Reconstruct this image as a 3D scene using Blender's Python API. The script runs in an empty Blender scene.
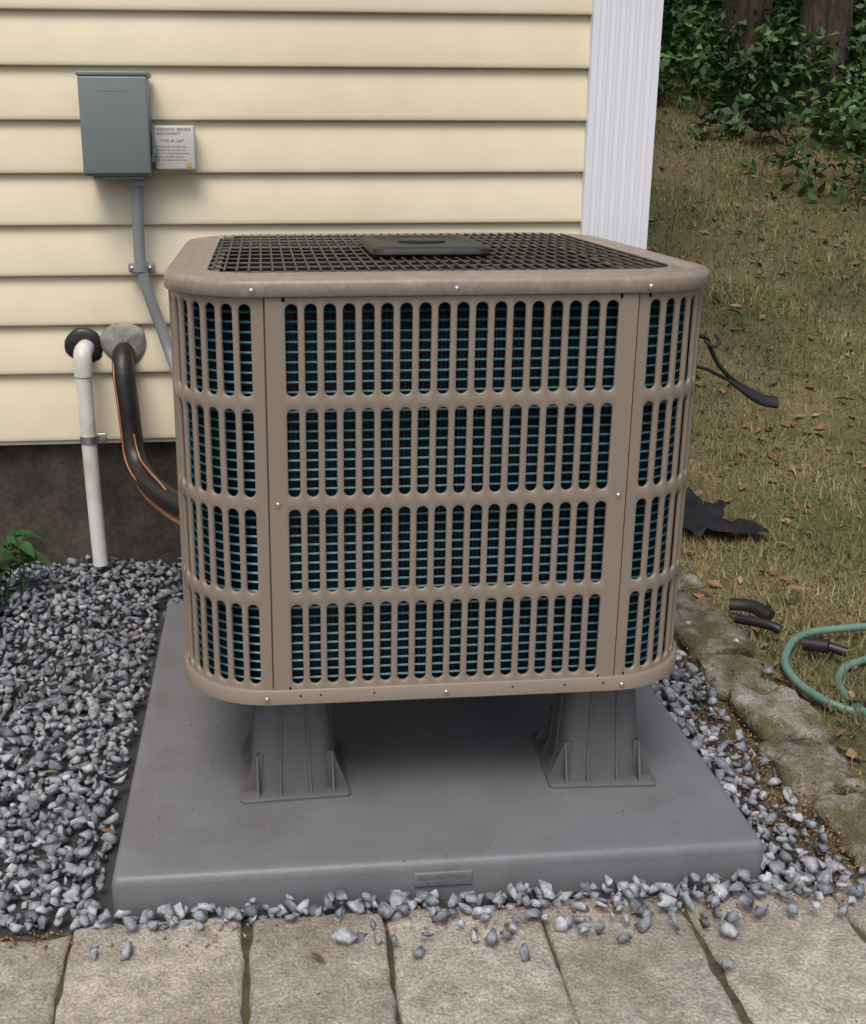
import bpy, bmesh, math, random
import numpy as np
from mathutils import Vector, Matrix, noise
random.seed(7); rng=np.random.default_rng(11)
sc=bpy.context.scene
# ------------------------------------------------------------ materials
def mat(name,c1,c2=None,scale=20,rough=.6,bump=0.0,bscale=None,metal=0.0,island=0.0,c3=None,scale3=3,spec=.5,bdist=.002,stretch=(1,1,1),coat=0,sat_pos=(.35,.65),p3=(.48,.66),speck=0,sscale=260):
    m=bpy.data.materials.new(name); m.use_nodes=True
    nt=m.node_tree; N=nt.nodes; L=nt.links
    b=N['Principled BSDF']; b.inputs['Roughness'].default_value=rough; b.inputs['Metallic'].default_value=metal
    b.inputs['Specular IOR Level'].default_value=spec; b.inputs['Coat Weight'].default_value=coat
    tc=N.new('ShaderNodeTexCoord'); mp=N.new('ShaderNodeMapping'); mp.inputs['Scale'].default_value=stretch
    L.new(tc.outputs['Object'],mp.inputs['Vector'])
    c2=c2 or c1
    nz=N.new('ShaderNodeTexNoise'); nz.inputs['Scale'].default_value=scale; nz.inputs['Detail'].default_value=6; nz.inputs['Roughness'].default_value=.65
    L.new(mp.outputs[0],nz.inputs['Vector'])
    cr=N.new('ShaderNodeValToRGB'); cr.color_ramp.elements[0].position=sat_pos[0]; cr.color_ramp.elements[1].position=sat_pos[1]
    cr.color_ramp.elements[0].color=(*c1,1); cr.color_ramp.elements[1].color=(*c2,1)
    L.new(nz.outputs['Fac'],cr.inputs['Fac']); out=cr.outputs['Color']
    if c3:
        n3=N.new('ShaderNodeTexNoise'); n3.inputs['Scale'].default_value=scale3; n3.inputs['Detail'].default_value=5; n3.inputs['Roughness'].default_value=.6
        L.new(tc.outputs['Object'],n3.inputs['Vector'])
        r3=N.new('ShaderNodeValToRGB'); r3.color_ramp.elements[0].position=p3[0]; r3.color_ramp.elements[1].position=p3[1]
        L.new(n3.outputs['Fac'],r3.inputs['Fac'])
        mx=N.new('ShaderNodeMixRGB'); L.new(r3.outputs[0],mx.inputs['Fac']); L.new(out,mx.inputs[1]); mx.inputs[2].default_value=(*c3,1); out=mx.outputs[0]
    if speck:
        n4=N.new('ShaderNodeTexNoise'); n4.inputs['Scale'].default_value=sscale; n4.inputs['Detail'].default_value=3
        L.new(tc.outputs['Object'],n4.inputs['Vector']); r4=N.new('ShaderNodeMapRange'); r4.inputs['From Min'].default_value=.35; r4.inputs['From Max'].default_value=.65
        r4.inputs['To Min'].default_value=1-speck; r4.inputs['To Max'].default_value=1+speck; L.new(n4.outputs['Fac'],r4.inputs['Value'])
        h4=N.new('ShaderNodeHueSaturation'); L.new(r4.outputs[0],h4.inputs['Value']); L.new(out,h4.inputs['Color']); out=h4.outputs[0]
    if island:
        g=N.new('ShaderNodeNewGeometry'); mr=N.new('ShaderNodeMapRange'); mr.inputs['To Min'].default_value=1-island; mr.inputs['To Max'].default_value=1+island
        L.new(g.outputs['Random Per Island'],mr.inputs['Value'])
        hs=N.new('ShaderNodeHueSaturation'); L.new(mr.outputs[0],hs.inputs['Value']); L.new(out,hs.inputs['Color']); out=hs.outputs[0]
    L.new(out,b.inputs['Base Color'])
    if bump:
        nb=N.new('ShaderNodeTexNoise'); nb.inputs['Scale'].default_value=bscale or scale*3; nb.inputs['Detail'].default_value=5
        L.new(mp.outputs[0],nb.inputs['Vector'])
        bp=N.new('ShaderNodeBump'); bp.inputs['Strength'].default_value=bump; bp.inputs['Distance'].default_value=bdist
        L.new(nb.outputs['Fac'],bp.inputs['Height']); L.new(bp.outputs[0],b.inputs['Normal'])
    return m
def island_ramp(name,cols,rough=.7,noise_amt=.3,nscale=60,bump=0,tint=None,tscale=2.0,tmax=.75):
    m=bpy.data.materials.new(name); m.use_nodes=True; nt=m.node_tree; N=nt.nodes; L=nt.links
    b=N['Principled BSDF']; b.inputs['Roughness'].default_value=rough
    g=N.new('ShaderNodeNewGeometry'); cr=N.new('ShaderNodeValToRGB')
    els=cr.color_ramp.elements
    while len(els)<len(cols): els.new(.5)
    for i,c in enumerate(cols):
        els[i].position=i/(len(cols)-1); els[i].color=(*c,1)
    L.new(g.outputs['Random Per Island'],cr.inputs['Fac']); out=cr.outputs[0]
    tc=N.new('ShaderNodeTexCoord')
    if tint:
        n3=N.new('ShaderNodeTexNoise'); n3.inputs['Scale'].default_value=tscale; n3.inputs['Detail'].default_value=5; L.new(tc.outputs['Object'],n3.inputs['Vector'])
        r3=N.new('ShaderNodeMapRange'); r3.inputs['From Min'].default_value=.45; r3.inputs['From Max'].default_value=.62; r3.inputs['To Max'].default_value=tmax; L.new(n3.outputs['Fac'],r3.inputs['Value'])
        mx=N.new('ShaderNodeMixRGB'); L.new(r3.outputs[0],mx.inputs[0]); L.new(out,mx.inputs[1]); mx.inputs[2].default_value=(*tint,1); out=mx.outputs[0]
    nz=N.new('ShaderNodeTexNoise'); nz.inputs['Scale'].default_value=nscale; nz.inputs['Detail'].default_value=4
    L.new(tc.outputs['Object'],nz.inputs['Vector'])
    mr=N.new('ShaderNodeMapRange'); mr.inputs['From Min'].default_value=.3; mr.inputs['From Max'].default_value=.7; mr.inputs['To Min'].default_value=1-noise_amt; mr.inputs['To Max'].default_value=1+noise_amt
    L.new(nz.outputs['Fac'],mr.inputs['Value'])
    hs=N.new('ShaderNodeHueSaturation'); L.new(out,hs.inputs['Color']); L.new(mr.outputs[0],hs.inputs['Value'])
    L.new(hs.outputs[0],b.inputs['Base Color'])
    if bump:
        bp=N.new('ShaderNodeBump'); bp.inputs['Strength'].default_value=bump; bp.inputs['Distance'].default_value=.002
        n2=N.new('ShaderNodeTexNoise'); n2.inputs['Scale'].default_value=220; L.new(tc.outputs['Object'],n2.inputs['Vector'])
        L.new(n2.outputs['Fac'],bp.inputs['Height']); L.new(bp.outputs[0],b.inputs['Normal'])
    return m
M={}
M['siding']=mat('cream_vinyl',(.685,.615,.455),(.72,.655,.495),scale=3,rough=.5,bump=.12,bscale=25,stretch=(.12,1,1),bdist=.001,c3=(.65,.58,.43),scale3=1.6,spec=.3,speck=.02,sscale=14)
M['white']=mat('white_vinyl',(.72,.75,.81),(.77,.79,.85),scale=4,rough=.45,spec=.3)
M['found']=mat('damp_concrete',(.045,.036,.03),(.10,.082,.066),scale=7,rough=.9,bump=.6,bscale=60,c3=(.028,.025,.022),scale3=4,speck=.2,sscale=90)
M['taupe']=mat('taupe_paint',(.235,.193,.156),(.252,.208,.17),scale=8,rough=.40,bump=.08,bscale=500,bdist=.0004,speck=.03)
M['taupe_lid']=mat('taupe_paint_dusty',(.235,.193,.158),(.27,.228,.19),scale=14,rough=.42,bump=.10,bscale=420,bdist=.0005,c3=(.31,.27,.235),scale3=30,p3=(.53,.74),speck=.08,sscale=120)
M['teal']=mat('teal_coil',(.022,.095,.135),(.05,.17,.225),scale=14,rough=.42,metal=.2)
M['black']=mat('black_plastic',(.012,.012,.013),(.02,.02,.02),scale=20,rough=.45)
M['coilback']=mat('coil_fins',(.011,.025,.034),(.028,.052,.066),scale=60,rough=.55,stretch=(6,6,.3))
M['wire']=mat('grille_wire',(.04,.035,.03),(.075,.065,.055),scale=30,rough=.5)
M['fan']=mat('fan_metal',(.06,.06,.06),(.12,.12,.12),scale=10,rough=.5)
M['cap']=mat('cap_dark',(.014,.018,.015),(.025,.03,.024),scale=25,rough=.5,c3=(.035,.04,.034),scale3=18,spec=.3)
M['steel']=mat('zinc_screw',(.55,.55,.55),rough=.3,metal=.9)
M['pad']=mat('grey_pad',(.150,.155,.167),(.172,.177,.19),scale=9,rough=.47,bump=.25,bscale=420,bdist=.0005,c3=(.132,.134,.141),scale3=6.5,p3=(.5,.7),speck=.06)
M['riser']=mat('riser_plastic',(.095,.096,.098),(.12,.121,.123),scale=12,rough=.5,bump=.1,bscale=300,bdist=.0005,speck=.05)
M['boxgrey']=mat('grey_enamel',(.165,.20,.20),(.19,.22,.22),scale=5,rough=.4,bump=.05,bscale=200)
M['conduit']=mat('grey_pvc',(.20,.22,.23),(.24,.26,.27),scale=9,rough=.45)
M['pvc']=mat('white_pvc',(.72,.72,.70),(.78,.78,.76),scale=9,rough=.35,c3=(.56,.54,.48),scale3=9)
M['putty']=mat('duct_putty',(.16,.15,.13),(.34,.33,.30),scale=30,rough=.8,bump=.7,bscale=60)
M['label']=mat('label_plate',(.52,.52,.52),(.60,.60,.59),scale=10,rough=.5)
M['ink']=mat('label_ink',(.05,.05,.05),rough=.6)
M['yellow']=mat('label_yellow',(.5,.36,.05),rough=.6)
M['insul']=mat('black_foam',(.012,.011,.011),(.022,.02,.019),scale=60,rough=.42,bump=.3,bscale=120)
M['copper']=mat('copper_stripe',(.34,.12,.05),(.46,.20,.095),scale=30,rough=.4)
M['paver']=mat('concrete_paver',(.255,.232,.198),(.405,.372,.322),scale=34,rough=.95,bump=1,bscale=150,bdist=.004,island=.12,c3=(.195,.172,.135),scale3=6,speck=.3,p3=(.47,.72))
M['edging']=mat('mossy_stone',(.11,.095,.075),(.25,.235,.205),scale=22,rough=.95,bump=1,bscale=90,bdist=.006,island=.25,c3=(.085,.075,.038),scale3=12,speck=.35,p3=(.44,.57))
M['joint']=mat('joint_soil',(.04,.033,.024),(.10,.083,.06),scale=60,rough=1,bump=1,bscale=150,c3=(.06,.08,.022),scale3=8)
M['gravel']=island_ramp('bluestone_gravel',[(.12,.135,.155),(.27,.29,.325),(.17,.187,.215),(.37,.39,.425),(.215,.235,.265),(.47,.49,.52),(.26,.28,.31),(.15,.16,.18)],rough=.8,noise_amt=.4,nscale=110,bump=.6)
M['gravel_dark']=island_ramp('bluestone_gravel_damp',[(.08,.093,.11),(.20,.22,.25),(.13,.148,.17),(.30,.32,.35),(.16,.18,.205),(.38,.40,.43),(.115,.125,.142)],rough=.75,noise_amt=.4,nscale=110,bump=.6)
M['grass']=island_ramp('dry_grass',[(.075,.105,.028),(.13,.17,.045),(.19,.20,.07),(.33,.28,.14),(.095,.14,.035),(.40,.34,.19),(.12,.165,.042),(.22,.16,.08)],rough=.8,noise_amt=.45,nscale=2.0,tint=(.24,.185,.10),tscale=1.3,tmax=.65)
M['litter']=island_ramp('leaf_litter',[(.27,.14,.06),(.16,.085,.045),(.36,.23,.12),(.12,.07,.045)],rough=.8)
M['leaf']=island_ramp('undergrowth_leaf',[(.025,.06,.022),(.05,.115,.03),(.035,.08,.028),(.085,.17,.045),(.04,.095,.035),(.14,.24,.06)],rough=.5,noise_amt=.8,nscale=1.3)
M['leaf2']=island_ramp('tree_leaf',[(.03,.06,.012),(.05,.10,.02),(.04,.08,.015),(.07,.12,.03)],rough=.6)
M['plant']=island_ramp('plant_leaf',[(.025,.075,.02),(.04,.11,.028),(.03,.09,.022)],rough=.4,noise_amt=.3,nscale=30)
M['bark']=mat('bark',(.035,.025,.018),(.11,.08,.058),scale=6,rough=.95,bump=1,bscale=18,bdist=.03,stretch=(3,3,.5))
M['hose']=mat('green_hose',(.10,.20,.155),(.15,.27,.215),scale=20,rough=.45)
M['roof']=mat('roof_shingle',(.06,.06,.06),(.1,.1,.1),scale=30,rough=.9)
def ground_mat():
    m=bpy.data.materials.new('ground_soil'); m.use_nodes=True; nt=m.node_tree; N=nt.nodes; L=nt.links
    b=N['Principled BSDF']; b.inputs['Roughness'].default_value=.95
    tc=N.new('ShaderNodeTexCoord')
    def ns(s,d=6):
        n=N.new('ShaderNodeTexNoise'); n.inputs['Scale'].default_value=s; n.inputs['Detail'].default_value=d; n.inputs['Roughness'].default_value=.7; L.new(tc.outputs['Object'],n.inputs['Vector']); return n
    def ramp(n,p,c):
        r=N.new('ShaderNodeValToRGB'); e=r.color_ramp.elements
        while len(e)<len(c): e.new(.5)
        for i in range(len(c)): e[i].position=p[i]; e[i].color=(*c[i],1)
        L.new(n.outputs['Fac'],r.inputs['Fac']); return r
    a=ramp(ns(1.9),[.36,.5,.64],[(.075,.09,.026),(.13,.12,.05),(.21,.165,.085)])
    f=ramp(ns(70),[.3,.7],[(.35,.35,.35),(1.5,1.5,1.5)])
    mx=N.new('ShaderNodeMixRGB'); mx.blend_type='MULTIPLY'; mx.inputs[0].default_value=1
    L.new(a.outputs[0],mx.inputs[1]); L.new(f.outputs[0],mx.inputs[2])
    sx=N.new('ShaderNodeSeparateXYZ'); L.new(tc.outputs['Object'],sx.inputs[0])
    mr=N.new('ShaderNodeMapRange'); mr.inputs['From Min'].default_value=.80; mr.inputs['From Max'].default_value=.9; L.new(sx.outputs['X'],mr.inputs['Value'])
    m2=N.new('ShaderNodeMixRGB'); L.new(mr.outputs[0],m2.inputs[0]); m2.inputs[1].default_value=(.05,.052,.056,1); L.new(mx.outputs[0],m2.inputs[2])
    m3=N.new('ShaderNodeMixRGB'); r3=N.new('ShaderNodeMapRange'); r3.inputs['From Min'].default_value=6.5; r3.inputs['From Max'].default_value=10; L.new(sx.outputs['Y'],r3.inputs['Value'])
    L.new(r3.outputs[0],m3.inputs[0]); L.new(m2.outputs[0],m3.inputs[1]); m3.inputs[2].default_value=(.035,.035,.015,1)
    L.new(m3.outputs[0],b.inputs['Base Color'])
    bp=N.new('ShaderNodeBump'); bp.inputs['Strength'].default_value=.9; bp.inputs['Distance'].default_value=.01
    L.new(ns(45).outputs['Fac'],bp.inputs['Height']); L.new(bp.outputs[0],b.inputs['Normal'])
    return m
M['ground']=ground_mat()
# ------------------------------------------------------------ helpers
def empty(name,loc=(0,0,0)):
    e=bpy.data.objects.new(name,None); sc.collection.objects.link(e); e.location=(0,0,0); e.empty_display_size=.1; return e
def obj(name,verts,faces,m,parent=None,smooth=None):
    me=bpy.data.meshes.new(name); me.from_pydata([tuple(v) for v in verts],[],faces); me.update()
    me.materials.append(M[m])
    if smooth is not None:
        me.polygons.foreach_set('use_smooth',[True]*len(me.polygons))
        if smooth<180: me.set_sharp_from_angle(angle=math.radians(smooth))
    o=bpy.data.objects.new(name,me); sc.collection.objects.link(o)
    if parent: o.parent=parent
    return o
class MB:
    def __init__(s): s.v=[]; s.f=[]
    def add(s,v,f):
        o=len(s.v); s.v+= [tuple(x) for x in v]; s.f+=[tuple(i+o for i in q) for q in f]
    def box(s,x0,x1,y0,y1,z0,z1,bev=0,rot=None,jit=0,sub=0,amp=0,nsc=20):
        bm=bmesh.new(); bmesh.ops.create_cube(bm,size=1)
        c=Vector(((x0+x1)/2,(y0+y1)/2,(z0+z1)/2))
        for v in bm.verts:
            v.co=Vector((v.co.x*(x1-x0),v.co.y*(y1-y0),v.co.z*(z1-z0)))
            if jit: v.co+=Vector([random.uniform(-jit,jit) for _ in range(3)])
        if sub:
            bmesh.ops.bevel(bm,geom=bm.edges[:],offset=bev,segments=2,profile=.5,affect='EDGES')
            bmesh.ops.subdivide_edges(bm,edges=[e for e in bm.edges if e.calc_length()>bev*2.2],cuts=sub,use_grid_fill=True)
            bm.normal_update()
            for v in bm.verts:
                q=v.co+c; v.co+=v.normal*amp*(noise.noise(q*nsc)+.6*noise.noise(q*nsc*2.7))
        elif bev: bmesh.ops.bevel(bm,geom=bm.edges[:],offset=bev,segments=3,profile=.5,affect='EDGES')
        bm.verts.index_update()
        R=rot or Matrix.Identity(3)
        s.add([R@v.co+c for v in bm.verts],[[v.index for v in f.verts] for f in bm.faces]); bm.free()
    def tube(s,pts,r,seg=12,samples=10,caps=True,flat=1.0):
        P=[Vector(p) for p in pts]; Q=[]
        if len(P)==2: Q=[P[0],P[1]]
        else:
            for i in range(len(P)-1):
                p0=P[max(i-1,0)];p1=P[i];p2=P[i+1];p3=P[min(i+2,len(P)-1)]
                for k in range(samples):
                    t=k/samples
                    Q.append(.5*((2*p1)+(-p0+p2)*t+(2*p0-5*p1+4*p2-p3)*t*t+(-p0+3*p1-3*p2+p3)*t**3))
            Q.append(P[-1])
        T=[(Q[min(i+1,len(Q)-1)]-Q[max(i-1,0)]).normalized() for i in range(len(Q))]
        n=T[0].orthogonal().normalized(); V=[];F=[]
        for i,q in enumerate(Q):
            n=(n-T[i]*n.dot(T[i])).normalized(); b=T[i].cross(n)
            rr=r(i/(len(Q)-1)) if callable(r) else r
            for k in range(seg):
                a=2*math.pi*k/seg; V.append(q+(n*math.cos(a)+b*math.sin(a)*flat)*rr)
        for i in range(len(Q)-1):
            for k in range(seg):
                k2=(k+1)%seg; F.append((i*seg+k,i*seg+k2,(i+1)*seg+k2,(i+1)*seg+k))
        if caps:
            F.append(tuple(range(seg))[::-1]); F.append(tuple((len(Q)-1)*seg+k for k in range(seg)))
        s.add(V,F)
    def loft(s,rings,close=True,cap0=False,cap1=False):
        n=len(rings[0]); V=[p for r in rings for p in r]; F=[]
        for i in range(len(rings)-1):
            for k in range(n if close else n-1):
                k2=(k+1)%n; F.append((i*n+k,i*n+k2,(i+1)*n+k2,(i+1)*n+k))
        if cap0: F.append(tuple(range(n))[::-1])
        if cap1: F.append(tuple((len(rings)-1)*n+k for k in range(n)))
        s.add(V,F)
    def obj(s,name,m,parent=None,smooth=None): return obj(name,s.v,s.f,m,parent,smooth)
def rsq(hx,hy,R,cx,cy,z,na=10):
    out=[]
    for q,(sx,sy) in enumerate([(1,-1),(1,1),(-1,1),(-1,-1)]):
        for k in range(na+1):
            a=math.radians(-90+90*q)+math.pi/2*k/na
            out.append((cx+sx*(hx-R)+R*math.cos(a),cy+sy*(hy-R)+R*math.sin(a),z))
    return out
def dome(mb,c,nrm,r):
    n=Vector(nrm); t=n.orthogonal().normalized(); b=n.cross(t); c=Vector(c)
    rings=[]
    for h,rr in [(0,1.25),(.25,1.25),(.3,1),(.7,.8),(.9,.4)]:
        rings.append([c+n*h*r+(t*math.cos(a)+b*math.sin(a))*r*rr for a in [2*math.pi*k/12 for k in range(12)]])
    mb.loft(rings,cap1=True)
# ------------------------------------------------------------ terrain
def hgt(x,y):
    s=max(0,y-2.8); s=min(s,11)
    fx=min(1,max(0,(x-.9)/.15))
    z=-.014*(1-fx)+.30*s*s/(s+.6)
    if y>2.9 or x>1.05: z+=.035*fx*(noise.noise(Vector((x*1.3,y*1.3,0)))+.3*noise.noise(Vector((x*5,y*5,0))))
    return z
xs=np.concatenate([np.linspace(-80,-4,16),np.linspace(-3.5,.8,14),np.linspace(.88,6,70),np.linspace(6.5,14,14),np.linspace(17,80,14)])
ys=np.concatenate([np.linspace(-80,-2,14),np.linspace(-1,1,8),np.linspace(1.1,9,90),np.linspace(9.4,16,14),np.linspace(19,100,14)])
V=[(x,y,hgt(x,y)) for y in ys for x in xs]; nx=len(xs)
F=[(j*nx+i,j*nx+i+1,(j+1)*nx+i+1,(j+1)*nx+i) for j in range(len(ys)-1) for i in range(nx-1)]
obj('ground',V,F,'ground',smooth=180)
# ------------------------------------------------------------ house
house=empty('house')
YW=2.70; XR=.775; XL=-7; ZT=4.7
mb=MB()
zz=.358; steps=[.166]+[.1165]*40
for h in steps:
    if zz>ZT: break
    pr=[(0.004,.0),( -.011,-.0005),(-.0145,.0015),(-.0155,.006),(-.0145,.012),(-.0005,h-.002),(0.004,h+.004)]
    yo=YW-.001
    V=[(XL,yo+a,zz+b) for a,b in pr]+[(XR,yo+a,zz+b) for a,b in pr]; n=len(pr)
    mb.add(V,[(i,n+i,n+i+1,i+1) for i in range(n-1)])
    zz+=h
mb.obj('siding','siding',house,smooth=40)
mb=MB()
mb.box(XL,.9,YW+.006,9,.357,ZT+.1); mb.obj('wall_core','siding',house)
mb=MB(); mb.box(XL+.05,.88,YW+.028,8.95,-.4,.356); mb.obj('foundation','found',house)
mb=MB(); mb.box(XL,XR,YW-.008,YW+.03,.347,.3565,bev=.002); mb.obj('starter_strip','siding',house)
pts=[]
x0,x1=.768,.930; yf=YW-.030
pts.append((x0,YW)); pts.append((x0,yf)); pts.append((x0+.012,yf)); 
nf=6; w=(x1-x0-.024)/nf
for i in range(nf):
    a=x0+.012+i*w
    pts+=[(a+.0035,yf),(a+.006,yf+.006),(a+w-.006,yf+.006),(a+w-.0035,yf)]
pts+=[(x1,yf)]
for i in range(nf):
    a=yf+.012+i*w
    pts+=[(x1,a+.0035),(x1-.006,a+.006),(x1-.006,a+w-.006),(x1,a+w-.0035)]
pts+=[(x1,yf+.162),(x1-.03,yf+.162)]
n=len(pts); V=[(a,b,.345) for a,b in pts]+[(a,b,ZT+.05) for a,b in pts]
obj('corner_post',V,[(i,i+1,n+i+1,n+i) for i in range(n-1)],'white',house)
mb=MB(); rx0,rx1=XL-.4,1.2
mb.add([(rx0,YW-.3,ZT-.05),(rx1,YW-.3,ZT-.05),(rx1,5.85,ZT+2.2),(rx0,5.85,ZT+2.2),(rx0,9.4,ZT-.05),(rx1,9.4,ZT-.05),
        (rx0,YW-.3,ZT+.1),(rx1,YW-.3,ZT+.1),(rx1,5.85,ZT+2.35),(rx0,5.85,ZT+2.35),(rx0,9.4,ZT+.1),(rx1,9.4,ZT+.1)],
       [(0,1,2,3),(3,2,5,4),(6,7,8,9),(9,8,11,10),(0,1,7,6),(4,5,11,10),(1,2,8,7),(2,5,11,8),(0,3,9,6),(3,4,10,9)])
mb.obj('roof','roof',house)
mb=MB(); mb.add([(.899,YW,ZT),(.899,9,ZT),(.899,5.85,ZT+2.15)],[(0,1,2)]); mb.obj('gable','siding',house)
# ------------------------------------------------------------ disconnect box
box=empty('electrical_disconnect_box')
ys_=YW-.016
mb=MB(); mb.box(-.388,-.244,ys_-.085,ys_,.985,1.200,bev=.004)
mb.box(-.393,-.239,ys_-.094,ys_-.0,1.196,1.206,bev=.003)
mb.box(-.390,-.242,ys_-.0945,ys_-.084,.99,1.1955,bev=.004)
mb.box(-.372,-.26,ys_-.078,ys_-.006,.978,.9845,bev=.002)
mb.obj('enclosure','boxgrey',box,smooth=40)
mb=MB(); mb.tube([(-.236,ys_-.06,1.03),(-.236,ys_-.06,1.055)],.006)
mb.obj('hasp','boxgrey',box,smooth=40)
mb=MB(); mb.box(-.345,-.287,ys_-.0951,ys_-.0946,1.165,1.168); mb.obj('embossed_line','conduit',box)
surge=empty('surge_label_box')
mb=MB(); mb.box(-.236,-.146,ys_-.045,ys_,.998,1.094,bev=.004); mb.box(-.2435,-.235,ys_-.04,ys_-.01,1.015,1.03); mb.obj('case','label',surge,smooth=40)
def text(s,x,z,size,y,parent,name,m='ink'):
    cu=bpy.data.curves.new(name,'FONT'); cu.body=s; cu.size=size; cu.extrude=.0001
    to=bpy.data.objects.new(name,cu); sc.collection.objects.link(to); to.location=(x,y,z); to.rotation_euler=(math.pi/2,0,0); cu.materials.append(M[m]); to.parent=parent
yt=ys_-.0452
text('WARNING  SERVICE',-.231,1.083,.0085,yt,surge,'label_title')
text('DISCONNECT',-.231,1.074,.0085,yt,surge,'label_title_2')
text('TYPE 3R UNIT',-.222,1.058,.0085,yt,surge,'label_model')
lines=['Max. 60 amp 240 volt single phase','suitable for use with copper wire','only. Turn power off before servicing.','Replace cover before energizing.','See wiring diagram inside the door.']
for i,t in enumerate(lines): text(t,-.231,1.047-i*.0072,.0047,yt,surge,'label_print_%d'%i)
mb=MB(); mb.box(-.166,-.155,ys_-.0460,ys_-.0455,1.004,1.014); mb.obj('warning_sticker','yellow',surge)
# conduit
cd=empty('electrical_conduit')
yc=YW-.055
mb=MB(); mb.tube([(-.277,yc,.98),(-.281,yc,.93),(-.283,yc,.85),(-.282,yc,.79),(-.268,yc,.72),(-.24,yc,.63),(-.215,yc-.03,.56),(-.18,yc-.15,.50),(-.13,2.32,.47),(-.08,2.28,.46)],.0135,seg=16)
mb.obj('conduit_pipe','conduit',cd,smooth=60)
mb=MB(); mb.tube([(-.277,yc,.978),(-.277,yc,.962)],.021,seg=16); mb.tube([(-.283,yc,.785),(-.283,yc,.770)],.0165,seg=16); mb.box(-.312,-.254,yc+.008,ys_,.768,.787,bev=.002)
mb.obj('connector_and_clamp','conduit',cd,smooth=60)
mb=MB(); dome(mb,(-.303,yc+.007,.777),(0,-1,0),.004); dome(mb,(-.262,yc+.007,.777),(0,-1,0),.004); mb.obj('clamp_screws','steel',cd,smooth=60)
# PVC
pv=empty('white_pvc_pipe')
mb=MB(); yp=YW-.075
mb.tube([(-.427,YW+.01,.585),(-.427,yp+.035,.585),(-.427,yp+.008,.579),(-.427,yp,.555),(-.427,yp,.53)],.0215,seg=18,samples=8)
mb.tube([(-.427,yp,.535),(-.424,yp,.30),(-.418,yp,.055)],.0185,seg=18)
mb.obj('pipe','pvc',pv,smooth=60)
mb=MB(); mb.tube([(-.425,yp,.385),(-.425,yp,.368)],.0215,seg=18); mb.box(-.425,-.385,yp+.008,yp+.02,.366,.387,bev=.002); mb.obj('clamp','steel',pv,smooth=60)
def blob(mb,c,r,d):
    c=Vector(c); rings=[]
    for h,rr in [(0,1.05),(.4,1.0),(.8,.8),(1,.45),(1.0,.05)]:
        rings.append([c+Vector((math.cos(a)*r*rr*(1+.08*math.sin(3*a+r*100)+random.uniform(-.05,.05)),-d*h*random.uniform(.8,1.1),math.sin(a)*r*rr*(1+.06*math.cos(2*a+1)))) for a in [2*math.pi*k/24 for k in range(24)]])
    mb.loft(rings,cap1=True)
mb=MB(); blob(mb,(-.43,YW-.010,.590),.043,.010); mb.obj('wall_seal','insul',pv,smooth=60)
ls=empty('insulated_refrigerant_line')
mb=MB(); blob(mb,(-.336,YW-.010,.596),.052,.018); mb.obj('wall_seal','putty',ls,smooth=60)
mb=MB(); pl=[(-.336,YW+.0,.576),(-.336,YW-.045,.569),(-.334,YW-.075,.535),(-.327,YW-.09,.47),(-.322,YW-.095,.40),(-.316,YW-.11,.345),(-.295,YW-.15,.310),(-.26,YW-.22,.292),(-.19,YW-.34,.288),(-.10,2.27,.29)]
mb.tube(pl,.026,seg=16); mb.obj('foam_sleeve','insul',ls,smooth=60)
mb=MB(); mb.tube([(p[0]-.008-.012*(i<6),p[1]-.020,p[2]-.012*(i>5)) for i,p in enumerate(pl[1:])],.0021,seg=8)
mb.tube([(-.312,YW-.13,.40),(-.300,YW-.15,.35),(-.275,YW-.21,.335),(-.25,YW-.26,.325),(-.20,YW-.34,.30),(-.12,2.26,.31)],.0022,seg=8); mb.obj('copper_wire','copper',ls,smooth=60)
mb=MB(); mb.tube([(-.335,YW-.05,.36),(-.325,YW-.10,.31),(-.295,YW-.16,.268),(-.25,YW-.24,.250),(-.18,YW-.36,.248),(-.1,2.24,.27)],.0065,seg=10); mb.obj('copper_liquid_line','copper',ls,smooth=60)
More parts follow.
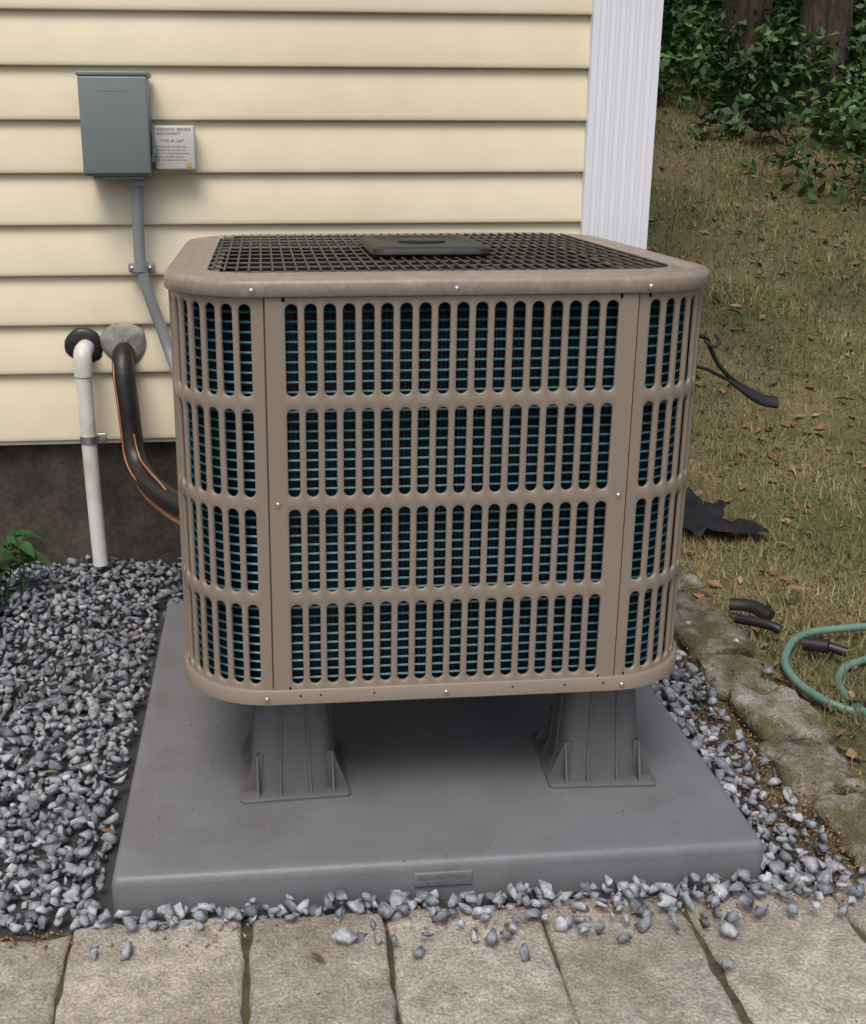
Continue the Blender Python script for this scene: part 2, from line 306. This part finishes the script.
# ------------------------------------------------------------ condenser unit
unit=empty('air_conditioner_condenser')
CX,CY,HB,R=.2585,1.8925,.3925,.134
FL=.517; AL=R*math.pi/2; PER=FL+AL
def P(s,off,z):
    k=math.floor(s/PER); r=s-k*PER
    if r<=FL: x,y=-HB+R+r,-HB-off
    else:
        a=-math.pi/2+(r-FL)/R; x=HB-R+(R+off)*math.cos(a); y=-(HB-R)+(R+off)*math.sin(a)
    for _ in range(int(k)%4): x,y=-y,x
    return (CX+x,CY+y,z)
PZ=[.782,.6365,.491,.3455]; HH=.07275; PITCH=.0261; SW=.0083; SH=.0637
Z0,Z1=.3455-HH,.782+HH
def panel(mb,s0,s1,n,off):
    sf=(s0+s1)/2-(n-1)/2*PITCH
    segs=8
    for zc in PZ:
        for i in range(n):
            c=sf+i*PITCH; hw=PITCH/2
            def ring(w,h,dep):
                o=[]
                for half in (0,1):
                    for k in range(segs+1):
                        a=math.pi*k/segs+(math.pi if half else 0)
                        o.append(P(c+w*math.cos(a),off-dep,zc+(h-w)*(1 if half==0 else -1)+w*math.sin(a)))
                return o
            outer=[]
            for half in (0,1):
                for k in range(segs+1):
                    a=math.pi*k/segs; d=math.degrees(a)
                    y0=SH-SW
                    if d<=45.1: x,y=hw,y0+(HH-y0)*math.tan(min(a,math.pi/4))
                    elif d>=134.9: x,y=-hw,y0+(HH-y0)*math.tan(math.pi-max(a,3*math.pi/4))
                    else: x,y=hw*math.cos(a)/math.sin(a),HH
                    if half: x,y=-x,-y
                    outer.append(P(c+x,off,zc+y))
            mb.loft([outer,ring(SW+.0018,SH+.0018,0),ring(SW+.0006,SH+.0006,.0008),ring(SW,SH,.0025),ring(SW,SH,.005)][::-1])
    a0=sf-PITCH/2; a1=sf+(n-.5)*PITCH
    for (b0,b1) in ((s0,a0),(a1,s1)):
        m=3
        for k in range(m):
            u0=b0+(b1-b0)*k/m;u1=b0+(b1-b0)*(k+1)/m
            mb.add([P(u0,off,Z0),P(u1,off,Z0),P(u1,off,Z1),P(u0,off,Z1)],[(0,1,2,3)])
    for e,sg in ((s0,1),(s1,-1)):
        mb.add([P(e,off,Z0),P(e,off,Z1),P(e,off-.012,Z1),P(e,off-.012,Z0)],[(0,1,2,3)])
mb=MB()
for k in range(4):
    panel(mb,k*PER+.0012,k*PER+FL-.0012,18,.003)
    panel(mb,k*PER+FL+.0012,(k+1)*PER-.0012,7,0)
o=mb.obj('louvered_panels','taupe',unit)
bm=bmesh.new(); bm.from_mesh(o.data); bmesh.ops.remove_doubles(bm,verts=bm.verts,dist=.00005); bmesh.ops.recalc_face_normals(bm,faces=bm.faces); bm.to_mesh(o.data); bm.free()
o.data.polygons.foreach_set('use_smooth',[True]*len(o.data.polygons)); o.data.set_sharp_from_angle(angle=math.radians(50))
mb=MB()
for k in range(4):
    for s in (k*PER,k*PER+FL):
        mb.add([P(s-.006,-.007,Z0),P(s+.006,-.007,Z0),P(s+.006,-.007,Z1),P(s-.006,-.007,Z1)],[(0,1,2,3)])
mb.obj('seam_backing','taupe',unit)  # taupe strips added behind the panel seams so the gaps look less dark
def per_ring(off,z,ns=4,na=10):
    out=[]
    for k in range(4):
        for i in range(ns): out.append(P(k*PER+FL*i/ns,off,z))
        for i in range(na): out.append(P(k*PER+FL+AL*i/na,off,z))
    return out
mb=MB(); mb.loft([per_ring(-.031,.26),per_ring(-.031,.86)]); mb.obj('coil_core','coilback',unit,smooth=60)
mb=MB(); zt=.283
while zt<.85:
    r=.0021
    mb.loft([per_ring(-.018,zt-r),per_ring(-.018+r,zt),per_ring(-.018,zt+r),per_ring(-.018-r,zt),per_ring(-.018,zt-r)]); zt+=.0141
mb.obj('coil_tubes','teal',unit,smooth=60)
mb=MB(); s=0
while s<4*PER:
    mb.add([P(s,-.019,.27),P(s,-.031,.27),P(s,-.031,.856),P(s,-.019,.856)],[(0,1,2,3)]); s+=.0052
mb.obj('coil_fins','coilback',unit)
mb=MB(); mb.loft([per_ring(-.05,.262),per_ring(-.05,.2495),per_ring(.003,.2495),per_ring(.0065,.252),per_ring(.0065,.272),per_ring(.0045,.2745),per_ring(-.012,.2745)],cap0=False)
mb.add(per_ring(-.05,.262),[tuple(range(56))]); mb.obj('base_pan','taupe',unit,smooth=50)
# lid
def rq(hx,hy,R_,z,na=10):
    return rsq(hx,hy,R_,CX,CY,z,na)
def lr(off,z): return rsq(HB+off,HB+off,R+off,CX,CY,z,10)
OX,OY=.338,.332
mb=MB(); mb.loft([lr(-.01,.8555),lr(.006,.8555),lr(.0085,.8575),lr(.0085,.872),lr(.007,.8765),lr(.002,.8798),lr(-.006,.8807),lr(-.020,.8800),lr(-.022,.8780),lr(-.035,.8780),
  rq(OX+.010,OY+.010,.075,.8790),rq(OX+.003,OY+.003,.069,.8820),rq(OX,OY,.066,.8805),rq(OX,OY,.066,.860),rq(OX-.01,OY-.01,.06,.858)])
mb.obj('top_cover','taupe_lid',unit,smooth=60)
mb=MB(); mb.loft([rq(OX+.001,OY+.001,.066,.86),rq(OX,OY,.066,.55)]); mb.add(rq(OX,OY,.05,.60),[tuple(range(44))]); mb.obj('fan_well','black',unit)
mb=MB()
for k in range(4):
    a0=k*math.pi/2+.3
    V=[];F=[]
    for i in range(8):
        rr=.05+.24*i/7
        for j in range(5):
            a=a0+(j/4-.5)*(1.0-.25*i/7)+.25*i/7
            V.append((CX+rr*math.cos(a),CY+rr*math.sin(a),.80+(j/4-.5)*.06))
    F=[(i*5+j,i*5+j+1,(i+1)*5+j+1,(i+1)*5+j) for i in range(7) for j in range(4)]
    mb.add(V,F)
mb.tube([(CX,CY,.70),(CX,CY,.85)],.06,seg=24); mb.obj('fan','fan',unit,smooth=60)
mb=MB()
def ext(d,half_a,half_b,Rr):
    ad=abs(d)
    if ad<=half_a-Rr: return half_b
    t=ad-(half_a-Rr); return half_b-Rr+math.sqrt(max(0,Rr*Rr-t*t))
nX=40
for i in range(nX):
    d=-OX+.009+(2*OX-.018)*i/(nX-1); e=ext(d,OX,OY,.066)
    mb.tube([(CX+d,CY-e,.8830),(CX+d,CY+e,.8830)],.0018,seg=6)
nY=11
for i in range(nY):
    d=-OY+.012+(2*OY-.024)*i/(nY-1); e=ext(d,OY,OX,.066)
    mb.tube([(CX-e,CY+d,.8805),(CX+e,CY+d,.8805)],.0019,seg=6)
mb.obj('fan_guard','wire',unit,smooth=60)
mb=MB(); cx,cy=.264,1.865; dz=-.001
mb.loft([rsq(.092,.125,.02,cx,cy,.886+dz),rsq(.095,.128,.022,cx,cy,.889+dz),rsq(.093,.126,.02,cx,cy,.897+dz),rsq(.088,.12,.018,cx,cy,.900+dz),rsq(.075,.105,.015,cx,cy,.900+dz),rsq(.072,.10,.014,cx,cy,.8975+dz)],cap0=True,cap1=True)
mb.obj('motor_cap','cap',unit,smooth=50)
mb=MB(); rings=[]
for rr,zz_ in [(.03,.8975),(.03,.9005),(.027,.902),(.02,.902)]:
    rings.append([(cx+rr*1.3*math.cos(2*math.pi*k/24),cy+rr*math.sin(2*math.pi*k/24),zz_+dz) for k in range(24)])
mb.loft(rings,cap1=True); mb.obj('cap_emblem','cap',unit,smooth=60)
mb=MB()
yl=CY-HB-.0085
for x in (-.016,CX+.002,.530): dome(mb,(x,yl,.865),(0,-1,0),.0036)
for x in (-.010,CX,.529): dome(mb,(x,CY-HB-.0065,.262),(0,-1,0),.0036)
for x in (.013,.505): dome(mb,(x,CY-HB-.003,.5638),(0,-1,0),.0036)
mb.obj('screws','steel',unit,smooth=50)
mb=MB()
for x in (.07,.15,.36,.44,.04,.5): 
    mb.tube([(x,CY-HB-.0068,.2655),(x,CY-HB-.0060,.2655)],.0018,seg=8)
mb.obj('drain_holes','black',unit)
# ------------------------------------------------------------ risers
def riser(name,cx,cy,rot):
    e=empty(name); mb=MB()
    mb.loft([rsq(.088,.088,.008,0,0,.0505,4),rsq(.088,.088,.008,0,0,.055,4),rsq(.086,.086,.008,0,0,.0565,4),rsq(.070,.070,.03,0,0,.057,4),rsq(.068,.068,.03,0,0,.065,4),rsq(.054,.054,.028,0,0,.240,4),rsq(.0575,.0575,.028,0,0,.241,4),rsq(.0575,.0575,.028,0,0,.2493,4)],cap0=True,cap1=True)
    for q in range(4):
        Rz=Matrix.Rotation(q*math.pi/2,3,'Z')
        for t in (-.060,-.024,.024,.060):
            big=abs(t)>.05; w=.0016
            if big: prof=[(-.0845,.056),(-.055,.056),(-.050,.12),(-.0610,.12)]
            else: prof=[(-.0800,.056),(-.05,.056),(-.046,.235),(-.0570,.235),(-.0690,.08)]
            n=len(prof)
            V=[Rz@Vector((t*(.8 if (zz_>.2) else 1)-w,a,zz_)) for a,zz_ in prof]+[Rz@Vector((t*(.8 if (zz_>.2) else 1)+w,a,zz_)) for a,zz_ in prof]
            mb.add(V,[tuple(range(n)),tuple(range(n,2*n))[::-1]]+[(i,n+i,n+(i+1)%n,(i+1)%n) for i in range(n)])
    mb.obj('riser_body','riser',e,smooth=35)
    e.location=(cx,cy,0); e.rotation_euler=(0,0,rot)
riser('equipment_riser',.028,1.640,math.radians(2.5))
riser('equipment_riser.001',.534,1.632,math.radians(-3))
riser('equipment_riser.002',.075,2.14,0)
riser('equipment_riser.003',.530,2.14,0)
# ------------------------------------------------------------ pad
pad=empty('equipment_pad'); pcx,pcy,phx,phy=.2455,1.880,.4835,.503
mb=MB(); g=lambda i,z:rsq(phx-i,phy-i,max(.012-i,.004),pcx,pcy,z,6)
mb.loft([g(0,-.02),g(0,.036),g(.0015,.043),g(.005,.0485),g(.010,.050),g(.02,.0503)],cap0=True,cap1=True)
mb.obj('slab','pad',pad,smooth=70)
mb=MB(); yb=pcy-phy; mb.box(.197,.283,yb-.003,yb+.004,.010,.0335,bev=.002); mb.obj('label_plate','pad',pad,smooth=50)
text('EQUIPMENT PAD',.203,.0225,.009,yb-.0033,pad,'label_lettering','riser')
text('36 x 36 x 3',.213,.0135,.0075,yb-.0033,pad,'label_lettering_2','riser')
# ------------------------------------------------------------ pavers
mb=MB()
Ytop=1.342; rows=8
for r in range(rows):
    seams=[-.285-.23*k for k in range(8,0,-1)]+[-.285,-.046,.147,.372,.582,.81,1.04,1.27,1.5,1.73,1.96] if r==0 else [-2.2+.23*k+(.115 if r%2 else 0) for k in range(19)]
    y1=Ytop-r*.275; 
    for a,b in zip(seams[:-1],seams[1:]):
        z=random.uniform(-.004,.005)
        Rr=Matrix.Rotation(random.uniform(-.025,.025),3,'Z')@Matrix.Rotation(random.uniform(-.012,.012),3,'X')@Matrix.Rotation(random.uniform(-.01,.01),3,'Y')
        mb.box(a+.0025,b-.0025,y1-.270+random.uniform(-.003,.003),y1+random.uniform(-.010,.006),-.07,z,bev=.007,rot=Rr,jit=.004,sub=8 if r<2 else 0,amp=.0055,nsc=28)
mb.obj('paver_walkway','paver',None,smooth=60)
obj('joint_sand',[(-2.4,-.8,-.009),(2.1,-.8,-.009),(2.1,1.345,-.009),(-2.4,1.345,-.009)],[(0,1,2,3)],'joint')
mb=MB(); y=1.36
for k in range(7):
    L_=random.uniform(.16,.22); xo=.945+.05*max(0,(y-1.9))+random.uniform(-.018,.018)
    Rr=Matrix.Rotation(random.uniform(-.14,.14),3,'Z')@Matrix.Rotation(random.uniform(-.10,.10),3,'Y')@Matrix.Rotation(random.uniform(-.08,.08),3,'X')
    mb.box(xo-.066,xo+.066,y,y+L_-.018,-.07,.012+random.uniform(-.010,.012),bev=.014,rot=Rr,jit=.011,sub=6,amp=.016,nsc=20); y+=L_
mb.obj('stone_edging','edging',None,smooth=60)
# ------------------------------------------------------------ gravel
def stone_variants(n=18):
    out=[]
    for _ in range(n):
        bm=bmesh.new()
        for i in range(10):
            v=Vector([random.gauss(0,1) for _ in range(3)]).normalized(); v=Vector((v.x,v.y*random.uniform(.6,.85),v.z*random.uniform(.4,.7)))*random.uniform(.85,1.15); bm.verts.new(v)
        bmesh.ops.convex_hull(bm,input=bm.verts)
        dead=[v for v in bm.verts if not v.link_faces]
        for v in dead: bm.verts.remove(v)
        bm.verts.index_update()
        out.append((np.array([v.co[:] for v in bm.verts]),np.array([[v.index for v in f.verts] for f in bm.faces if len(f.verts)==3])))
        bm.free()
    return out
SV=stone_variants()
def scatter_mesh(name,variants,pos,size,rots,m):
    Vs=[];Fs=[];off=0
    for i in range(len(pos)):
        v,f=variants[i%len(variants)]
        Vs.append(v@rots[i].T*size[i]+pos[i]); Fs.append(f+off); off+=len(v)
    V=np.concatenate(Vs);F=np.concatenate(Fs)
    me=bpy.data.meshes.new(name); me.vertices.add(len(V)); me.vertices.foreach_set('co',V.ravel().astype(np.float32))
    k=F.shape[1]; me.loops.add(len(F)*k); me.loops.foreach_set('vertex_index',F.ravel().astype(np.int32))
    me.polygons.add(len(F)); me.polygons.foreach_set('loop_start',np.arange(0,len(F)*k,k,dtype=np.int32)); me.polygons.foreach_set('loop_total',np.full(len(F),k,dtype=np.int32))
    me.update(calc_edges=True); me.validate()
    me.materials.append(M[m]); o=bpy.data.objects.new(name,me); sc.collection.objects.link(o); return o
def rrot(n,tilt=1.0):
    a=rng.uniform(0,2*np.pi,n); b=rng.normal(0,.45*tilt,n); c=rng.normal(0,.45*tilt,n); out=np.zeros((n,3,3))
    for i in range(n):
        out[i]=np.array(Matrix.Rotation(a[i],3,'Z')@Matrix.Rotation(b[i],3,'X')@Matrix.Rotation(c[i],3,'Y'))
    return out
def fill(x0,x1,y0,y1,sp,zl,zh,prob=1):
    xs_=np.arange(x0,x1,sp); ys2=np.arange(y0,y1,sp); X,Y=np.meshgrid(xs_,ys2); X=X.ravel()+rng.uniform(-sp*.6,sp*.6,X.size); Y=Y.ravel()+rng.uniform(-sp*.6,sp*.6,Y.size)
    k=rng.random(X.size)<prob; X=X[k];Y=Y[k]
    return np.stack([X,Y,rng.uniform(zl,zh,X.size)],1)
def gsz(n,lo=.0075,hi=.023): return lo+(hi-lo)*rng.beta(1.4,2.9,n)
pts=np.concatenate([fill(-1.6,-.255,1.350,2.72,.0175,-.006,.008),fill(-1.6,-.255,1.355,2.72,.0225,.008,.022,.85),
  fill(-.24,.9,2.40,2.72,.02,-.004,.012),fill(-.24,.9,2.40,2.72,.026,.012,.02,.7)])
keep=~((pts[:,0]>-.25)&(pts[:,1]<2.392)); pts=pts[keep]
gx=np.array([noise.noise(Vector((p[0]*3,p[1]*3,5))) for p in pts])
pts[:,2]+=.02*gx+.02*np.clip((pts[:,1]-2.3)/.4,0,1)
sz=gsz(len(pts))
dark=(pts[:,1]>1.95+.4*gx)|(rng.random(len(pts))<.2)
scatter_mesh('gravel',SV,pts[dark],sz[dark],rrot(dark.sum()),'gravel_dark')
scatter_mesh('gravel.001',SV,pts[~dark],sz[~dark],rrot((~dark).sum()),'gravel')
p2=np.concatenate([fill(-.26,.80,1.340,1.366,.017,-.004,.006),fill(-.26,.82,1.330,1.362,.021,.006,.018,.8),fill(.738,.88,1.34,2.45,.018,-.006,.006),fill(.74,.875,1.34,2.45,.023,.006,.018,.75),
   fill(.1,.86,1.275,1.335,.022,.008,.018,.55),fill(.3,.8,1.24,1.30,.03,.008,.014,.3),fill(-.6,.9,1.17,1.32,.045,.007,.011,.10),fill(.88,1.02,1.5,2.2,.05,.018,.022,.2)])
kk=~((p2[:,0]>.80)&(p2[:,1]>1.36)&(p2[:,1]<1.9)&(rng.random(len(p2))<.7)); p2=p2[kk]
scatter_mesh('gravel.002',SV,p2,gsz(len(p2),.0085,.024),rrot(len(p2)),'gravel')
p3=np.concatenate([fill(.78,.9,1.34,1.9,.008,-.004,.003,.9),fill(-.7,1.0,1.325,1.345,.008,-.006,.0,.8),fill(.86,1.1,1.34,2.6,.012,.0,.024,.45),fill(-.6,1.0,1.29,1.335,.012,.003,.006,.35)])
scatter_mesh('loose_soil',SV,p3,rng.uniform(.0015,.005,len(p3)),rrot(len(p3)),'litter')
p4=fill(-.6,1.0,1.0,1.33,.03,.004,.006,.3)
scatter_mesh('grit',SV,p4,rng.uniform(.001,.0028,len(p4)),rrot(len(p4)),'gravel_dark')
p5=np.concatenate([fill(-.2,.7,1.40,2.2,.05,.0505,.051,.35),fill(-.22,.0,1.5,2.0,.025,.0505,.051,.25)])
scatter_mesh('pad_debris',SV,p5,rng.uniform(.0008,.0028,len(p5)),rrot(len(p5)),'litter')
# ------------------------------------------------------------ grass
n=120000
u=rng.random(n); yy=1.2+7.0*u**1.25; xx=.99+rng.random(n)**1.2*(1.0+.42*yy)
nn=np.array([noise.noise(Vector((a*2.3,b*2.3,3))) for a,b in zip(xx,yy)])
k=(rng.random(n)<(.62+1.1*nn))|(rng.random(n)<.25); k&=~((xx<1.03+.06*np.clip(yy-1.9,0,1))&(rng.random(n)<.8)); xx=xx[k];yy=yy[k]; n=len(xx)
zz3=np.array([hgt(a,b) for a,b in zip(xx,yy)])
az=rng.uniform(0,2*np.pi,n); tilt=np.abs(rng.normal(.85,.5,n)); Lh=rng.uniform(.012,.045,n)*(1+.12*yy/3); wd=rng.uniform(.0007,.0018,n)*(1+yy/5)
ca,sa=np.cos(az),np.sin(az)
b0=np.stack([xx-ca*wd,yy-sa*wd,zz3-.002],1); b1=np.stack([xx+ca*wd,yy+sa*wd,zz3-.002],1)
tp=np.stack([xx-sa*np.sin(tilt)*Lh,yy+ca*np.sin(tilt)*Lh,zz3+np.abs(np.cos(tilt))*Lh+.003],1)
V=np.stack([b0,b1,tp],1).reshape(-1,3); F=np.arange(n*3).reshape(-1,3)
scatter_mesh('grass',[(V,F)],np.zeros((1,3)),[1.0],np.eye(3)[None],'grass')
n=2000; yy=1.3+6.5*rng.random(n)**1.2; xx=1.0+rng.random(n)*(1+.4*yy)
lf=[(np.array([[-1,0,0],[-.2,-.5,.12],[1,0,.05],[.1,.5,.15]])*1.0,np.array([[0,1,2,3]]))]
pp=np.stack([xx,yy,[hgt(a,b)+.012 for a,b in zip(xx,yy)]],1)
scatter_mesh('leaf_litter',lf,pp,rng.uniform(.005,.020,n)*(1+.12*yy),rrot(n,.7),'litter')
lf2=[(np.array([[-1,0,0],[-.6,-.35,.06],[0,-.45,.1],[.6,-.3,.08],[1.1,0,.02],[.6,.32,.12],[0,.42,.16],[-.6,.3,.1]]),np.array([[0,1,2,3,4,5,6,7]]))]
pp=np.array([[-.355,2.31,.05],[-.62,2.33,.05],[-.33,1.95,.045],[-.30,2.22,.045],[-.26,1.52,.035],[1.25,2.35,.04],[-.5,2.5,.05],[.05,1.24,.012],[-.42,2.12,.04],[-.7,2.0,.04],[1.9,3.4,.25],[-.50,2.22,.045],[-.38,1.7,.035]])
scatter_mesh('fallen_leaf',lf2,pp,[.030,.026,.014,.018,.012,.035,.02,.012,.014,.013,.05,.02,.013],rrot(13,.6),'litter')
# ------------------------------------------------------------ undergrowth
leaf=[(np.array([[0,-.5,0],[.28,0,.08],[0,.6,-.05],[-.28,0,.08]]),np.array([[0,1,2,3]]))]
def leafcloud(name,clumps,per,ls,m,shell=.55):
    pos=[];sz=[]
    for (c,r) in clumps:
        d=rng.normal(0,1,(per,3)); d/=np.linalg.norm(d,axis=1)[:,None]; rad=r*rng.uniform(shell,1.1,per)
        q=d*rad[:,None]; q[:,2]*=.75; pos.append(q+np.array(c))
        sz.append(rng.uniform(.6,1.3,per)*ls)
    pos=np.concatenate(pos); sz=np.concatenate(sz)
    return scatter_mesh(name,leaf,pos,sz,rrot(len(pos),1.4),m)
def bx(y):
    return float(np.interp(y,[2,4,5.2,6.2,7.4,8.6],[4.3,3.5,3.0,2.85,2.6,1.3]))
cl=[]
while len(cl)<600:
    y=random.uniform(3,11.5); x=random.uniform(.9,8.5)
    d=x-bx(min(y,8.6))
    if d<.15 : continue
    h=random.uniform(.0,.25)+min(d,3)*.10*random.random()
    if random.random()>.2+1/(1+d*.4): continue
    cl.append(((x,y,hgt(x,y)+h),random.uniform(.14,.38)))
leafcloud('undergrowth',cl,110,.075,'leaf')
cl=[]
for _ in range(140):
    y=random.uniform(10.5,22); x=random.uniform(2,22); cl.append(((x,y,hgt(x,y)+random.uniform(.2,3.5)),random.uniform(.5,1.1)))
leafcloud('distant_foliage',cl,110,.18,'leaf')
def tree(name,x,y,r,h,seed):
    random.seed(seed); e=empty(name); z=hgt(x,y)-.1; mb=MB()
    top=(x+random.uniform(-.4,.4),y+random.uniform(-.4,.4),z+h)
    trunk=[(x,y,z),(x+.03,y,z+.5),(x+.05,y-.03,z+h*.3),((x+top[0])/2,(y+top[1])/2,z+h*.65),top]
    mb.tube(trunk,lambda t:r*(1.35-.9*min(t/.05,1)*.35-.72*t) if t<.9 else r*.25,seg=18)
    cl=[]
    for i in range(11):
        t=random.uniform(.45,.95); a=random.uniform(0,6.28); L_=random.uniform(1.3,2.6)*(1.25-t)
        b=Vector((x+(top[0]-x)*t,y+(top[1]-y)*t,z+h*t)); en=b+Vector((math.cos(a)*L_,math.sin(a)*L_,random.uniform(.2,.9)))
        mb.tube([b,(b+en)/2+Vector((0,0,.15)),en],lambda q:r*.22*(1-.8*q),seg=8)
        for j in range(4):
            c=b.lerp(en,random.uniform(.5,1.15))+Vector([random.uniform(-.5,.5) for _ in range(3)]); cl.append((tuple(c),random.uniform(.4,.8)))
    for j in range(5): cl.append(((top[0]+random.uniform(-.6,.6),top[1]+random.uniform(-.6,.6),top[2]+random.uniform(-.4,.6)),.7))
    mb.obj('trunk_and_limbs','bark',e,smooth=60)
    o=leafcloud('crown',cl,45,.22,'leaf2',shell=.2); o.parent=e
for i,(x,y,r,h) in enumerate([(3.80,7.75,.20,8),(3.60,8.6,.21,9),(6.6,8.6,.2,8),(5.6,12,.3,10),(8.5,12,.28,9),(3.0,13,.25,9)]):
    tree('tree' if i==0 else 'tree.%03d'%i,x,y,r,h,30+i)
random.seed(5)
# ------------------------------------------------------------ plant at left
pl_=empty('garden_plant'); mb=MB(); st=MB()
def bigleaf(mb,base,az,el,L_,w):
    d=Vector((math.cos(az)*math.cos(el),math.sin(az)*math.cos(el),math.sin(el))); sd=Vector((-math.sin(az),math.cos(az),0))
    V=[];n=7
    for i in range(n):
        t=i/(n-1); ww=w*math.sin(math.pi*min(1,t*.93+.04))**.8*(1-.35*t); c=Vector(base)+d*L_*t+Vector((0,0,-.5*L_*t*t))
        V+= [c+sd*ww+Vector((0,0,.25*ww)),c,c-sd*ww+Vector((0,0,.25*ww))]
    F=[]
    for i in range(n-1): F+=[(i*3,i*3+1,i*3+4,i*3+3),(i*3+1,i*3+2,i*3+5,i*3+4)]
    mb.add(V,F)
for i in range(15):
    b=Vector((-.605+random.uniform(-.09,.03),2.44+random.uniform(-.07,.07),.02)); tip=b+Vector((random.uniform(-.08,.04),random.uniform(-.08,.05),random.uniform(.05,.20)))
    st.tube([b,(b+tip)/2+Vector((.01,0,.01)),tip],.002,seg=6,samples=4)
    for j in range(5):
        bigleaf(mb,b.lerp(tip,random.uniform(.5,1)),random.uniform(0,6.28),random.uniform(-.1,.6),random.uniform(.05,.085),random.uniform(.020,.028))
mb.obj('leaves','plant',pl_,smooth=180); st.obj('stems','plant',pl_)
# ------------------------------------------------------------ hose etc.
hs_=empty('garden_hose'); mb=MB()
H=[(1.62,2.12,.03),(1.45,2.17,.02),(1.28,2.17,.02),(1.15,2.13,.025),(1.06,2.02,.03),(1.035,1.93,.03),(1.045,1.85,.03),(1.10,1.80,.02),(1.2,1.77,.02),(1.4,1.75,.02)]
mb.tube(H,.0085,seg=12); 
mb.tube([(1.6,1.98,.02),(1.35,2.03,.02),(1.2,2.0,.02),(1.13,1.93,.02),(1.11,1.85,.022),(1.12,1.76,.025),(1.2,1.66,.03),(1.4,1.62,.03)],.0085,seg=12)
mb.obj('hose','hose',hs_,smooth=60)
mb=MB(); mb.tube([(1.13,2.08,.03),(1.17,2.05,.035)],.015,seg=14); mb.tube([(1.17,2.05,.035),(1.20,2.03,.03)],.011,seg=14); mb.tube([(1.125,1.80,.035),(1.115,1.70,.03),(1.15,1.62,.03)],.012,seg=14)
mb.obj('hose_fitting','black',hs_,smooth=50)
mb=MB(); mb.tube([(1.06,2.30,.03),(1.10,2.27,.035),(1.12,2.22,.03)],.016,seg=10,flat=.6); mb.tube([(1.04,2.22,.03),(1.09,2.17,.035),(1.11,2.15,.03)],.011,seg=10); mb.obj('black_hose_connector','black',None,smooth=60)
V=[];F=[];n=22
for j in range(n):
    for i in range(n):
        a=i/(n-1); b=j/(n-1)
        x=1.12+.26*a*(1-.35*b)+.03*math.sin(j*.5); y=2.84+.30*b-.04*a+.015*math.sin(i*.9)
        V.append((x,y,hgt(x,y)+.034+.04*noise.noise(Vector((x*11,y*11,1)))+.014*noise.noise(Vector((x*40,y*30,1)))))
F=[(j*n+i,j*n+i+1,(j+1)*n+i+1,(j+1)*n+i) for j in range(n-1) for i in range(n-1)]
obj('landscape_fabric',V,F,'black',smooth=60)
# black cable whip hanging off the back right corner of the unit / house corner
mb=MB()
mb.tube([(.60,2.285,.50),(.78,2.55,.50),(.98,2.70,.555),(1.09,2.77,.575),(1.15,2.80,.568),(1.175,2.81,.53),(1.20,2.81,.49),(1.245,2.82,.45),(1.29,2.82,.42)],.006,seg=10)
mb.tube([(.62,2.275,.44),(.80,2.50,.42),(1.0,2.68,.465),(1.10,2.77,.492),(1.15,2.80,.487),(1.20,2.815,.465),(1.25,2.82,.44)],.0045,seg=8)
mb.tube([(1.15,2.80,.56),(1.17,2.79,.545),(1.19,2.80,.555),(1.18,2.81,.575)],.0045,seg=8)
mb.tube([(1.225,2.82,.458),(1.29,2.82,.415),(1.335,2.82,.392),(1.375,2.82,.384)],lambda t:.008+.010*min(1,t*2.5),seg=12,flat=.5)
mb.obj('black_cable_whip','black',None,smooth=60)
# ------------------------------------------------------------ light / world / camera
w=bpy.data.worlds.new("World"); sc.world=w; w.use_nodes=True; N=w.node_tree.nodes; L=w.node_tree.links
sky=N.new('ShaderNodeTexSky'); sky.sky_type='NISHITA'; sky.sun_disc=False
el,azr=60,200
sky.sun_elevation=math.radians(el); sky.sun_rotation=math.radians(azr); sky.dust_density=5; sky.air_density=1
bg=N['Background']; bg.inputs['Strength'].default_value=.14; L.new(sky.outputs[0],bg.inputs['Color'])
sl=bpy.data.lights.new('sun','SUN'); sl.energy=1.6; sl.angle=math.radians(28); sl.color=(1,.95,.88)
so=bpy.data.objects.new('sun',sl); sc.collection.objects.link(so)
d=Vector((math.sin(math.radians(azr))*math.cos(math.radians(el)),math.cos(math.radians(azr))*math.cos(math.radians(el)),math.sin(math.radians(el))))
so.rotation_euler=d.to_track_quat('Z','Y').to_euler(); so.location=d*20
cam=bpy.data.cameras.new('camera'); co=bpy.data.objects.new('camera',cam); sc.collection.objects.link(co)
cam.sensor_fit='HORIZONTAL'; cam.sensor_width=36; cam.lens=1111/866*36; cam.shift_x=.0785; cam.shift_y=-.0485; cam.clip_end=500; cam.clip_start=.05
co.location=(0,0,1.05); co.rotation_euler=(math.radians(90-16.26),0,math.radians(-5.2))
sc.camera=co
sc.view_settings.view_transform='Standard'; sc.view_settings.look='None'; sc.view_settings.exposure=0
